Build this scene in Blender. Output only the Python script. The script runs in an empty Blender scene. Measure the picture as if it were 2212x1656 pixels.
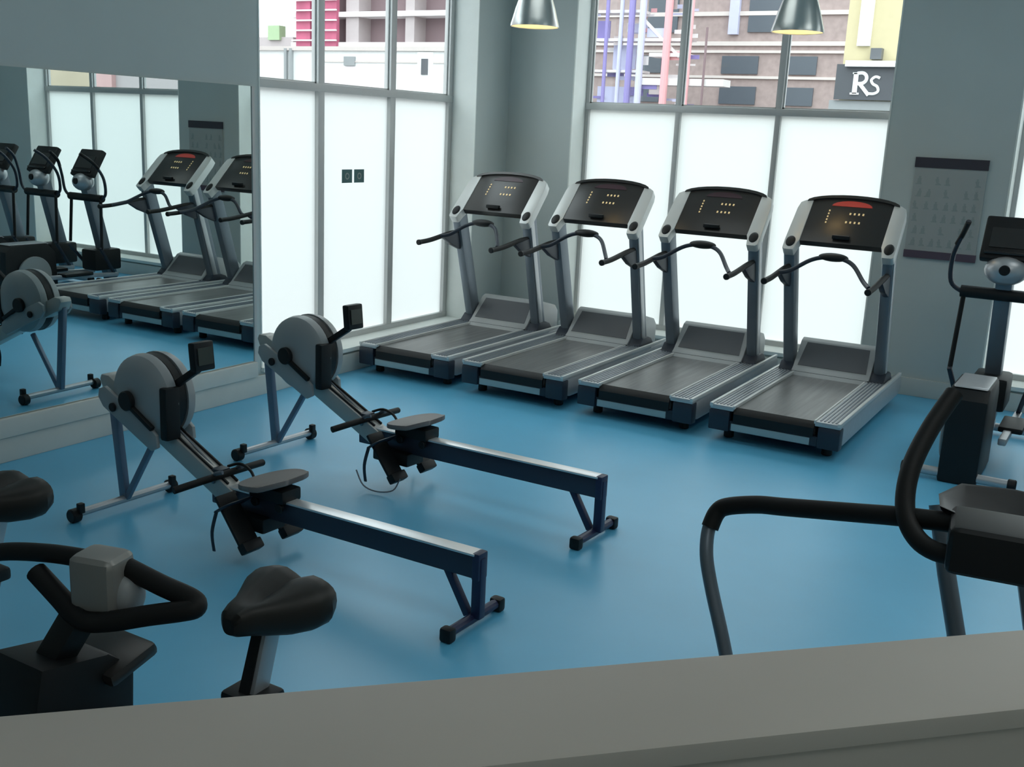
import bpy, bmesh, math, random
from mathutils import Vector, Matrix
random.seed(7)
S = bpy.context.scene
COL = S.collection
PI = math.pi

# ------------------------------------------------------------------ camera
cam_d = bpy.data.cameras.new('camera'); cam = bpy.data.objects.new('camera', cam_d); COL.objects.link(cam)
CP = Vector((5.452, -9.1482, 2.0065)); YAW, PITCH, ROLL, FL = -0.5221, 0.2349, 0.0467, 2284.4
fw = Vector((math.sin(YAW)*math.cos(PITCH), math.cos(YAW)*math.cos(PITCH), -math.sin(PITCH)))
rt = Vector((math.cos(YAW), -math.sin(YAW), 0)); up = rt.cross(fw)
r2 = rt*math.cos(ROLL) + up*math.sin(ROLL); u2 = up*math.cos(ROLL) - rt*math.sin(ROLL)
cam.matrix_world = Matrix(((r2.x, u2.x, -fw.x, CP.x), (r2.y, u2.y, -fw.y, CP.y), (r2.z, u2.z, -fw.z, CP.z), (0, 0, 0, 1)))
cam_d.sensor_width = 36; cam_d.lens = FL/2212*36; cam_d.clip_end = 300; cam_d.clip_start = 0.05
S.camera = cam

# ------------------------------------------------------------------ overcast sky, exposure
w = bpy.data.worlds.new('world'); S.world = w; w.use_nodes = True
bg = w.node_tree.nodes['Background']; bg.inputs[0].default_value = (0.86, 0.97, 1.0, 1); bg.inputs[1].default_value = 3.3
S.view_settings.view_transform = 'Standard'; S.view_settings.look = 'None'
S.view_settings.exposure = 0.22; S.view_settings.gamma = 1.0; S.view_settings.use_curve_mapping = False
try:
    S.cycles.use_denoising = True; S.cycles.max_bounces = 10; S.cycles.diffuse_bounces = 6
    S.cycles.transparent_max_bounces = 12; S.cycles.sample_clamp_indirect = 6
except Exception: pass

# six unseen area lights added as soft overhead fill for the dark interior
for lx, ly, pw in ((2.0, -2.6, 9), (6.2, -2.6, 14), (2.0, -6.2, 7), (6.2, -6.2, 22), (2.4, -9.8, 1), (6.4, -9.8, 17)):
    ld = bpy.data.lights.new('overhead_fill_light', 'AREA'); ld.shape = 'SQUARE'; ld.size = 1.7; ld.energy = pw; ld.color = (0.95, 1.0, 0.97)
    lo = bpy.data.objects.new('overhead_fill_light', ld); COL.objects.link(lo); lo.location = (lx, ly, 4.22)

# ------------------------------------------------------------------ materials
def mat(name, col, rough=0.5, metal=0.0, noise=0.0, scale=8.0, spec=0.5, emit=None, estr=1.0, bump=0.0, stretch=None, coat=0.0):
    m = bpy.data.materials.new(name); m.use_nodes = True
    nt = m.node_tree; b = nt.nodes['Principled BSDF']
    b.inputs['Base Color'].default_value = (*col, 1); b.inputs['Roughness'].default_value = rough
    b.inputs['Metallic'].default_value = metal; b.inputs['Specular IOR Level'].default_value = spec
    b.inputs['Coat Weight'].default_value = coat
    if emit: b.inputs['Emission Color'].default_value = (*emit, 1); b.inputs['Emission Strength'].default_value = estr
    tc = nt.nodes.new('ShaderNodeTexCoord'); mp = nt.nodes.new('ShaderNodeMapping')
    nt.links.new(tc.outputs['Object'], mp.inputs[0])
    if stretch: mp.inputs['Scale'].default_value = stretch
    n = nt.nodes.new('ShaderNodeTexNoise'); n.inputs['Scale'].default_value = scale; n.inputs['Detail'].default_value = 4
    nt.links.new(mp.outputs[0], n.inputs['Vector'])
    r = nt.nodes.new('ShaderNodeValToRGB')
    a = max(noise, 0.02)
    r.color_ramp.elements[0].position = 0.3; r.color_ramp.elements[1].position = 0.7
    r.color_ramp.elements[0].color = (*[c*(1-a) for c in col], 1); r.color_ramp.elements[1].color = (*[min(1, c*(1+a)) for c in col], 1)
    nt.links.new(n.outputs['Fac'], r.inputs[0]); nt.links.new(r.outputs[0], b.inputs['Base Color'])
    if bump:
        bp = nt.nodes.new('ShaderNodeBump'); bp.inputs['Strength'].default_value = bump
        nt.links.new(n.outputs['Fac'], bp.inputs['Height']); nt.links.new(bp.outputs[0], b.inputs['Normal'])
    return m

M = dict(
    floor=mat('blue_vinyl', (0.12, 0.485, 0.75), 0.38, noise=0.05, scale=1.3, spec=0.9),
    wall=mat('grey_green_paint', (0.54, 0.59, 0.58), 0.75, noise=0.02, scale=2),
    reveal=mat('pale_paint', (0.80, 0.83, 0.80), 0.7),
    skirt=mat('skirting_paint', (0.62, 0.62, 0.58), 0.45),
    ceil=mat('ceiling_paint', (0.6, 0.62, 0.6), 0.8),
    parapet=mat('parapet_paint', (0.46, 0.415, 0.365), 0.55, noise=0.03, scale=3),
    frame=mat('window_frame_grey', (0.56, 0.565, 0.56), 0.45, 0.3),
    silver=mat('silver_paint', (0.50, 0.51, 0.53), 0.36, 0.55, noise=0.03, scale=20),
    white_silver=mat('pale_silver', (0.66, 0.67, 0.66), 0.4, 0.2),
    rail=mat('ridged_rail', (0.48, 0.49, 0.50), 0.4, 0.3),
    steel=mat('grey_blue_steel', (0.17, 0.20, 0.235), 0.38, 0.4),
    navy=mat('dark_navy_plastic', (0.018, 0.026, 0.042), 0.45),
    black=mat('black_plastic', (0.007, 0.008, 0.009), 0.5, spec=0.35),
    rubber=mat('black_foam', (0.008, 0.008, 0.008), 0.6, bump=0.05, spec=0.3),
    belt=mat('running_belt', (0.15, 0.15, 0.15), 0.34, noise=0.25, scale=30, stretch=(1, 0.06, 1)),
    hood=mat('grey_hood', (0.30, 0.315, 0.32), 0.45),
    hood_rim=mat('pale_hood', (0.43, 0.44, 0.44), 0.4),
    hood_dark=mat('dark_hood', (0.11, 0.115, 0.125), 0.38),
    panel=mat('console_panel', (0.030, 0.028, 0.027), 0.28),
    strip=mat('pale_strip', (0.34, 0.45, 0.48), 0.4),
    erg=mat('erg_grey', (0.36, 0.375, 0.38), 0.42, 0.1),
    erg_beam=mat('erg_beam_grey', (0.46, 0.46, 0.44), 0.38, 0.3),
    erg_rail=mat('monorail_side', (0.055, 0.06, 0.085), 0.35, 0.5),
    erg_top=mat('monorail_track', (0.85, 0.85, 0.86), 0.35, 0.6),
    erg_leg=mat('erg_navy_leg', (0.02, 0.026, 0.075), 0.4),
    erg_front=mat('erg_front_leg', (0.16, 0.21, 0.29), 0.4, 0.3),
    seat=mat('brown_grey_seat', (0.19, 0.165, 0.16), 0.5),
    clamp=mat('worn_grey_clamp', (0.27, 0.265, 0.25), 0.4, 0.3),
    saddle=mat('saddle_vinyl', (0.014, 0.013, 0.011), 0.5, spec=0.4),
    led=mat('led_amber', (0.7, 0.55, 0.3), 0.4, emit=(1.0, 0.75, 0.35), estr=0.3),
    led_white=mat('led_pale', (0.75, 0.75, 0.75), 0.4, emit=(1.0, 0.95, 0.9), estr=0.25),
    red=mat('red_display', (0.20, 0.02, 0.02), 0.4, emit=(1.0, 0.10, 0.06), estr=0.16),
    dim=mat('dim_display', (0.05, 0.02, 0.03), 0.4),
    lcd=mat('lcd_screen', (0.05, 0.055, 0.045), 0.3),
    chrome=mat('polished_aluminium', (0.62, 0.65, 0.64), 0.30, 1.0),
    bulb=mat('bulb', (1, 0.85, 0.6), 0.5, emit=(1.0, 0.72, 0.36), estr=14.0),
    shade_in=mat('shade_inner', (0.85, 0.8, 0.65), 0.5),
    sheet=mat('poster_sheet', (0.40, 0.42, 0.41), 0.5),
    charcoal=mat('charcoal_print', (0.045, 0.04, 0.055), 0.5),
    purple_bar=mat('purple_print', (0.10, 0.07, 0.10), 0.5),
    faint=mat('faint_print', (0.31, 0.35, 0.34), 0.5),
    sticker=mat('teal_sticker', (0.06, 0.15, 0.15), 0.5),
    asphalt=mat('asphalt', (0.2, 0.2, 0.2), 0.9, noise=0.1),
    brick=mat('brick', (0.36, 0.28, 0.265), 0.85, noise=0.12, scale=6),
    stone=mat('pale_stone', (0.62, 0.55, 0.52), 0.8),
    darkwin=mat('dark_glazing', (0.085, 0.10, 0.12), 0.3),
    yellow=mat('yellow_render', (0.58, 0.50, 0.31), 0.8),
    white=mat('white_paint', (0.80, 0.81, 0.80), 0.6),
    signbg=mat('sign_charcoal', (0.075, 0.08, 0.09), 0.5),
    crimson=mat('crimson_sheeting', (0.42, 0.09, 0.16), 0.8, noise=0.15, scale=2),
    pinkp=mat('pink_pole', (0.70, 0.36, 0.38), 0.6),
    purplep=mat('purple_pole', (0.22, 0.18, 0.42), 0.6),
    lav=mat('lavender_net', (0.50, 0.50, 0.66), 0.7),
    concrete=mat('concrete', (0.42, 0.36, 0.36), 0.85),
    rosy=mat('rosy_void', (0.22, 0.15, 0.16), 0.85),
    board=mat('scaffold_board', (0.72, 0.68, 0.68), 0.7),
)
def mirror_mat():
    m = bpy.data.materials.new('mirror_silver'); m.use_nodes = True
    b = m.node_tree.nodes['Principled BSDF']; b.inputs['Metallic'].default_value = 1; b.inputs['Roughness'].default_value = 0.0
    b.inputs['Base Color'].default_value = (0.66, 0.74, 0.74, 1); return m
def frosted_mat():
    m = bpy.data.materials.new('frosted_film'); m.use_nodes = True; nt = m.node_tree; nt.nodes.clear()
    o = nt.nodes.new('ShaderNodeOutputMaterial'); t = nt.nodes.new('ShaderNodeBsdfTranslucent'); d = nt.nodes.new('ShaderNodeBsdfDiffuse')
    t.inputs[0].default_value = (0.80, 0.83, 0.81, 1); d.inputs[0].default_value = (0.6, 0.62, 0.62, 1)
    x = nt.nodes.new('ShaderNodeMixShader'); x.inputs[0].default_value = 0.18
    nt.links.new(t.outputs[0], x.inputs[1]); nt.links.new(d.outputs[0], x.inputs[2]); nt.links.new(x.outputs[0], o.inputs[0]); return m
def glass_mat():
    m = bpy.data.materials.new('clear_glazing'); m.use_nodes = True; nt = m.node_tree; nt.nodes.clear()
    o = nt.nodes.new('ShaderNodeOutputMaterial'); t = nt.nodes.new('ShaderNodeBsdfTransparent'); g = nt.nodes.new('ShaderNodeBsdfGlossy')
    t.inputs[0].default_value = (0.93, 0.95, 0.95, 1); g.inputs['Roughness'].default_value = 0.02
    fr = nt.nodes.new('ShaderNodeFresnel'); fr.inputs[0].default_value = 1.35
    x = nt.nodes.new('ShaderNodeMixShader'); nt.links.new(fr.outputs[0], x.inputs[0])
    nt.links.new(t.outputs[0], x.inputs[1]); nt.links.new(g.outputs[0], x.inputs[2]); nt.links.new(x.outputs[0], o.inputs[0]); return m
M['mirror'] = mirror_mat(); M['frost'] = frosted_mat(); M['glass'] = glass_mat()

# ------------------------------------------------------------------ mesh helpers
def smooth_path(pts, n=6):
    P = [Vector(p) for p in pts]; out = []
    for i in range(len(P)-1):
        p0 = P[max(i-1, 0)]; p1 = P[i]; p2 = P[i+1]; p3 = P[min(i+2, len(P)-1)]
        for k in range(n):
            t = k/n
            out.append(0.5*((2*p1)+(-p0+p2)*t+(2*p0-5*p1+4*p2-p3)*t*t+(-p0+3*p1-3*p2+p3)*t**3))
    out.append(P[-1]); return out
class MB:
    def __init__(s): s.bm = bmesh.new()
    def box(s, x0, x1, y0, y1, z0, z1, bev=0.0):
        return s.obox(((x0+x1)/2, (y0+y1)/2, (z0+z1)/2), (abs(x1-x0), abs(y1-y0), abs(z1-z0)), None, bev)
    def obox(s, c, size, rot=None, bev=0.0, seg=2):
        b = bmesh.new(); bmesh.ops.create_cube(b, size=1)
        bmesh.ops.scale(b, vec=size, verts=b.verts)
        if bev: bmesh.ops.bevel(b, geom=list(b.edges), offset=min(bev, min(size)*0.45), segments=seg, affect='EDGES', profile=0.6)
        mt = Matrix.Translation(Vector(c)) @ (rot.to_4x4() if rot else Matrix.Identity(4))
        s._merge(b, mt); return s
    def bar(s, a, b_, wx, wy, bev=0.0, upv=(1, 0, 0)):
        a = Vector(a); b_ = Vector(b_); z = (b_-a).normalized(); x = Vector(upv); x = (x - z*x.dot(z)).normalized(); y = z.cross(x)
        return s.obox((a+b_)/2, (wx, wy, (b_-a).length), Matrix((x, y, z)).transposed(), bev)
    def _merge(s, b, mt=None):
        if mt: bmesh.ops.transform(b, matrix=mt, verts=b.verts)
        me = bpy.data.meshes.new('t'); b.to_mesh(me); b.free(); s.bm.from_mesh(me); bpy.data.meshes.remove(me)
    def tube(s, pts, r, seg=12, closed=False, ry=None):
        P = [Vector(p) for p in pts]; n = len(P); rs = r if isinstance(r, (list, tuple)) else [r]*n
        rings = []; ref = None
        for i, p in enumerate(P):
            a = P[(i-1) % n] if closed or i > 0 else P[0]; c = P[(i+1) % n] if closed or i < n-1 else P[-1]
            t = (c-a).normalized()
            if ref is None: ref = Vector((0, 0, 1)) if abs(t.z) < 0.9 else Vector((1, 0, 0))
            u = (ref - t*ref.dot(t)).normalized(); ref = u; v = t.cross(u)
            rings.append([s.bm.verts.new(p + u*math.cos(2*PI*k/seg)*rs[i] + v*math.sin(2*PI*k/seg)*(ry if ry else rs[i])) for k in range(seg)])
        for i in range(n if closed else n-1):
            A = rings[i]; B = rings[(i+1) % n]
            for k in range(seg): s.bm.faces.new((A[k], A[(k+1) % seg], B[(k+1) % seg], B[k]))
        if not closed: s.bm.faces.new(rings[0][::-1]); s.bm.faces.new(rings[-1])
        return s
    def lathe(s, prof, c, axis='Z', seg=32):
        c = Vector(c); rings = []
        for r, h in prof:
            ring = []
            for k in range(seg):
                a = 2*PI*k/seg; q = (r*math.cos(a), r*math.sin(a), h)
                if axis == 'Y': q = (q[0], q[2], q[1])
                if axis == 'X': q = (q[2], q[0], q[1])
                ring.append(s.bm.verts.new(c+Vector(q)))
            rings.append(ring)
        for A, B in zip(rings, rings[1:]):
            for k in range(seg): s.bm.faces.new((A[k], A[(k+1) % seg], B[(k+1) % seg], B[k]))
        if prof[0][0] > 1e-5 and prof[0][0] < 900: pass
        return s
    def cyl(s, c, r, h, axis='Z', seg=28, bev=0.0):
        b = min(bev, r*0.4, h*0.4)
        prof = [(1e-4, -h/2), (r-b, -h/2), (r, -h/2+b), (r, h/2-b), (r-b, h/2), (1e-4, h/2)] if b else [(1e-4, -h/2), (r, -h/2), (r, h/2), (1e-4, h/2)]
        return s.lathe(prof, c, axis, seg)
    def prism(s, poly, axis, a0, a1, bev=0.0):
        b = bmesh.new()
        def P(u, v, a): return {'X': (a, u, v), 'Y': (u, a, v), 'Z': (u, v, a)}[axis]
        A = [b.verts.new(P(u, v, a0)) for u, v in poly]; B = [b.verts.new(P(u, v, a1)) for u, v in poly]
        n = len(poly)
        b.faces.new(A); b.faces.new(B[::-1])
        for i in range(n): b.faces.new((A[i], B[i], B[(i+1) % n], A[(i+1) % n]))
        bmesh.ops.recalc_face_normals(b, faces=b.faces)
        if bev: bmesh.ops.bevel(b, geom=list(b.edges), offset=bev, segments=2, affect='EDGES', profile=0.6)
        s._merge(b); return s
    def slab(s, outline, O, U, V, N, th, bev=0.0):
        """outline in (u,v) on the plane O+uU+vV, thickness th along -N"""
        O, U, V, N = map(Vector, (O, U, V, N)); b = bmesh.new()
        A = [b.verts.new(O+U*u+V*v) for u, v in outline]; B = [b.verts.new(O+U*u+V*v-N*th) for u, v in outline]; n = len(A)
        b.faces.new(A); b.faces.new(B[::-1])
        for i in range(n): b.faces.new((A[i], B[i], B[(i+1) % n], A[(i+1) % n]))
        bmesh.ops.recalc_face_normals(b, faces=b.faces)
        if bev: bmesh.ops.bevel(b, geom=list(b.edges), offset=bev, segments=2, affect='EDGES', profile=0.6)
        s._merge(b); return s
    def ell(s, c, r, seg=20, rings=12, rot=None):
        b = bmesh.new(); bmesh.ops.create_uvsphere(b, u_segments=seg, v_segments=rings, radius=1)
        bmesh.ops.scale(b, vec=r, verts=b.verts); s._merge(b, Matrix.Translation(Vector(c)) @ (rot.to_4x4() if rot else Matrix.Identity(4))); return s
    def quad(s, a, b_, c, d):
        s.bm.faces.new([s.bm.verts.new(Vector(p)) for p in (a, b_, c, d)]); return s
    def build(s, name, m, parent=None, smooth=True, recalc=True):
        if recalc: bmesh.ops.recalc_face_normals(s.bm, faces=s.bm.faces)
        me = bpy.data.meshes.new(name); s.bm.to_mesh(me); s.bm.free()
        if smooth:
            me.polygons.foreach_set('use_smooth', [True]*len(me.polygons)); me.set_sharp_from_angle(angle=math.radians(35))
        me.materials.append(m); o = bpy.data.objects.new(name, me); COL.objects.link(o)
        if parent: o.parent = parent
        return o
def tag(o, label=None, cat=None, group=None, kind=None):
    for k, v in (('label', label), ('category', cat), ('group', group), ('kind', kind)):
        if v: o[k] = v
    return o
def thing(name, label, cat, loc=(0, 0, 0), group=None):
    o = bpy.data.objects.new(name, None); o.empty_display_size = 0.1; COL.objects.link(o); o.location = loc
    return tag(o, label, cat, group)
def dup(root, loc, label, rotz=None):
    r = root.copy(); COL.objects.link(r); r.location = loc; r['label'] = label
    if rotz is not None: r.rotation_euler.z = rotz
    for ch in list(root.children):
        c = ch.copy(); COL.objects.link(c); c.parent = r
        for g in list(ch.children):
            d = g.copy(); COL.objects.link(d); d.parent = c
    return r
def struct(o, label=None): o['kind'] = 'structure'; (label and o.__setitem__('label', label)); return o
BX = lambda *a, **k: MB().box(*a, **k)

# ------------------------------------------------------------------ room shell
XR, YN, ZC = 8.3, -12.2, 4.3      # right wall, near wall, ceiling
WT, RD = 0.36, 0.29               # wall thickness, glazing depth
SZ, TZ = 0.19, 3.85               # opening bottom / top
W1 = (-3.43, -0.58); W2 = (0.70, 3.60); W3 = (4.55, 7.36)
struct(BX(-WT, XR+0.3, YN-0.3, WT, -0.2, 0.0).build('floor', M['floor'], smooth=False), 'blue sheet vinyl gym floor')
struct(BX(-WT, XR+0.3, YN-0.3, WT, ZC, ZC+0.2).build('ceiling', M['ceil'], smooth=False))
b = MB()
b.box(-WT, 0, YN, W1[0], 0, ZC).box(-WT, 0, W1[1], WT, 0, ZC).box(-WT, 0, W1[0], W1[1], 0, SZ-0.02).box(-WT, 0, W1[0], W1[1], TZ, ZC)
struct(b.build('wall_left', M['wall'], smooth=False), 'grey painted wall holding the mirror and the three pane window')
b = MB()
b.box(0, W2[0], 0, WT, 0, ZC).box(W2[1], W3[0], 0, WT, 0, ZC).box(W3[1], XR+0.3, 0, WT, 0, ZC)
for W in (W2, W3): b.box(W[0], W[1], 0, WT, 0, SZ-0.02).box(W[0], W[1], 0, WT, TZ, ZC)
struct(b.build('wall_back', M['wall'], smooth=False), 'grey painted wall behind the treadmills')
struct(BX(XR, XR+0.3, YN-0.3, 0, 0, ZC).build('wall_right', M['wall'], smooth=False))
struct(BX(-WT, XR, YN-0.3, YN, 0, ZC).build('wall_near', M['wall'], smooth=False))
# pale linings and sills of the window openings
def lining(axis, a0, a1, name):
    t = 0.012; m = MB()
    def add(u0, u1, d0, d1, z0, z1):
        if axis == 'x': m.box(-d1, -d0, u0, u1, z0, z1)
        else: m.box(u0, u1, d0, d1, z0, z1)
    add(a0, a0+t, -0.004, RD-0.03, SZ, TZ); add(a1-t, a1, -0.004, RD-0.03, SZ, TZ); add(a0, a1, -0.004, RD-0.03, TZ-t, TZ)
    add(a0, a1, -0.03, RD-0.03, SZ-0.02, SZ+0.012)
    struct(m.build(name, M['reveal'], smooth=False))
lining('x', *W1, 'trim_1'); lining('y', *W2, 'trim_2'); lining('y', *W3, 'trim_3')
def skirting(name, boxes):
    m = MB()
    for bx in boxes: m.box(*bx, bev=0.006)
    struct(m.build(name, M['skirt']))
skirting('baseboard_left', [(0, 0.025, YN, 0, 0, 0.15), (0, 0.04, YN, -3.5, 0.15, 0.262)])
skirting('baseboard_back', [(0, XR, -0.025, 0, 0, 0.15)])
skirting('baseboard_right', [(XR-0.025, XR, YN, -0.03, 0, 0.15)])

TR = 2.262   # transom height
def window(name, axis, a0, a1, mull, label, fw_=0.05):
    def P(u, d, z): return (-d, u, z) if axis == 'x' else (u, d, z)
    def bx(m, u0, u1, d0, d1, z0, z1, bev=0.004):
        (m.box(-d1, -d0, u0, u1, z0, z1, bev=bev) if axis == 'x' else m.box(u0, u1, d0, d1, z0, z1, bev=bev))
    m = MB(); d0, d1 = RD-0.035, RD+0.035; h = fw_/2
    bx(m, a0, a0+fw_, d0, d1, SZ, TZ); bx(m, a1-fw_, a1, d0, d1, SZ, TZ)
    bx(m, a0, a1, d0-0.004, d1, SZ, SZ+0.06); bx(m, a0, a1, d0, d1, TZ-0.05, TZ)
    for q in mull: bx(m, q-h, q+h, d0-0.002, d1, SZ, TZ)
    bx(m, a0, a1, d0-0.006, d1+0.002, TR-0.03, TR+0.03)
    root = struct(m.build(name, M['frame']), label)
    e = [a0+fw_] + [x for q in mull for x in (q-h, q+h)] + [a1-fw_]
    for i in range(0, len(e), 2):
        for nm, z0, z1, mt in (('frosted_pane', SZ+0.06, TR-0.03, 'frost'), ('clear_pane', TR+0.03, TZ-0.05, 'glass')):
            g = MB().quad(P(e[i], RD, z0), P(e[i+1], RD, z0), P(e[i+1], RD, z1), P(e[i], RD, z1)).build(nm, M[mt], root, smooth=False)
            g['kind'] = 'structure'
        # slim dark beading round each upper light
        g = MB()
        for (u0, u1, z0, z1) in ((e[i], e[i]+0.014, TR+0.03, TZ-0.05), (e[i+1]-0.014, e[i+1], TR+0.03, TZ-0.05), (e[i], e[i+1], TR+0.03, TR+0.042)):
            bx(g, u0, u1, RD-0.012, RD+0.012, z0, z1, 0)
        g = g.build('glazing_bead', M['frame'], root, smooth=False); g['kind'] = 'structure'
    return root
window('window_1', 'x', W1[0], W1[1], (-2.46, -1.52), 'tall three pane window beside the mirror with frosted lower panes', 0.075)
window('window_2', 'y', W2[0], W2[1], (1.664, 2.60), 'tall three pane window behind the treadmills with frosted lower panes')
window('window_3', 'y', W3[0], W3[1], (5.50, 6.43), 'tall frosted window behind the elliptical trainers')

# wall mirror
mr = thing('wall_mirror', 'long frameless wall mirror mounted low on the left wall', 'mirror', (0.0, -6.6, 0.265))
BX(0.002, 0.010, -3.2, 3.09, 0.0, 1.955).build('mirror_glass', M['mirror'], mr, smooth=False)
BX(0.002, 0.016, 3.09, 3.115, 0.0, 1.955).build('edge_strip', M['frame'], mr, smooth=False)

# raised viewing platform and its parapet (turned 45 degrees)
dv = Vector((0.711, 0.703, 0)); nv = Vector((0.703, -0.711, 0))
def para(u, n, z): q = dv*u + nv*n; return (q.x, q.y, z)
PF, PB = 9.096, 9.30   # far / near face as distance along nv
def strip(m, u0, u1, n0, n1, z0, z1, bev=0):
    cx = dv*(u0+u1)/2 + nv*(n0+n1)/2
    m.obox((cx.x, cx.y, (z0+z1)/2), (u1-u0, n1-n0, z1-z0), Matrix((dv, nv, Vector((0, 0, 1)))).transposed(), bev); return m
struct(strip(MB(), -7.0, 2.0, PF+0.01, PB-0.01, 0, 1.28).build('wall_parapet', M['parapet'], smooth=False), 'low solid parapet wall in the foreground')
struct(strip(MB(), -7.0, 2.0, PF, PB, 1.27, 1.30, 0.006).build('trim_4', M['parapet']), 'flat grey brown capping on top of the foreground parapet')
struct(strip(MB(), -7.0, 2.0, PB-0.01, PB+2.0, 0.0, 0.4).build('floor_platform', M['ceil'], smooth=False))

# small sign stuck on the middle frosted pane
sg = thing('window_sign', 'small dark sign of two squares on the middle frosted pane beside the mirror', 'sign', (-0.285, -2.02, 1.57))
for dy in (-0.08, 0.08):
    m = BX(0, 0.004, dy-0.065, dy+0.065, -0.055, 0.055).build('sign_square', M['sticker'], sg, smooth=False)
    MB().lathe([(0.018, 0.0055), (0.028, 0.0055), (0.028, 0.003), (0.018, 0.003), (0.018, 0.0055)], (0, dy, 0), 'X', 16).build('pictogram', M['faint'], m)

# ------------------------------------------------------------------ exercise chart on the wall
ch = thing('exercise_chart', 'tall exercise chart with dark top and bottom bars on the wall beside the rightmost treadmill', 'poster', (4.115, -0.002, 1.15))
BX(-0.27, 0.27, -0.012, 0.0, 0.0, 0.79).build('sheet', M['sheet'], ch, smooth=False)
BX(-0.275, 0.275, -0.017, 0.0, 0.715, 0.795).build('top_bar', M['charcoal'], ch, smooth=False)
BX(-0.275, 0.275, -0.017, 0.0, -0.005, 0.055).build('bottom_bar', M['purple_bar'], ch, smooth=False)
for r_ in range(6):
    for c_ in range(7):
        if random.random() < 0.15: continue
        x = -0.225+c_*0.073+random.uniform(-.006, .006); z = 0.62-r_*0.098; k = random.uniform(-.012, .012)
        MB().prism([(x-0.022, z-0.038), (x+0.022, z-0.038), (x+0.022, z-0.030), (x+0.012+k, z-0.02), (x+0.014+k, z+0.008), (x+0.006+k, z+0.012), (x+0.010+k, z+0.026), (x-0.008+k, z+0.026), (x-0.005+k, z+0.012), (x-0.014+k, z+0.005), (x-0.012, z-0.03), (x-0.022, z-0.03)], 'Y', -0.0135, -0.0118).build('printed_figure', M['faint'], ch, smooth=False)

# ------------------------------------------------------------------ pendant lamps
def lamp(loc):
    t = thing('pendant_lamp', 'x', 'lamp', loc, 'bell shaped pendant lamps')
    out = [(0.025, 0.42), (0.045, 0.405), (0.062, 0.36), (0.095, 0.29), (0.130, 0.205), (0.155, 0.13), (0.174, 0.06), (0.186, 0.02), (0.188, 0.0)]
    MB().lathe(out + [(r_-0.006, h) for r_, h in out[::-1] if r_ > 0.03], (0, 0, 0), 'Z', 48).build('shade', M['chrome'], t)
    MB().lathe([(0.180, 0.004), (0.166, 0.045), (0.146, 0.10), (0.116, 0.18), (0.078, 0.26)], (0, 0, 0), 'Z', 40).build('inner_reflector', M['shade_in'], t)
    MB().cyl((0, 0, 0.42), 0.03, 0.07, bev=0.008).build('lamp_holder', M['steel'], t)
    MB().ell((0, 0, 0.10), (0.05, 0.05, 0.065)).build('bulb', M['bulb'], t)
    MB().tube([(0, 0, 0.45), (0, 0, ZC-loc[2])], 0.005, 8).build('cord', M['black'], t)
    MB().cyl((0, 0, ZC-loc[2]-0.012), 0.05, 0.024, bev=0.006).build('ceiling_rose', M['white'], t)
    return t
l1 = lamp((1.22, -1.70, 2.785)); l1['label'] = 'polished bell pendant lamp hanging in front of the bare wall corner'
dup(l1, (3.12, -1.20, 2.785), 'polished bell pendant lamp hanging in front of the brick view window')

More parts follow.
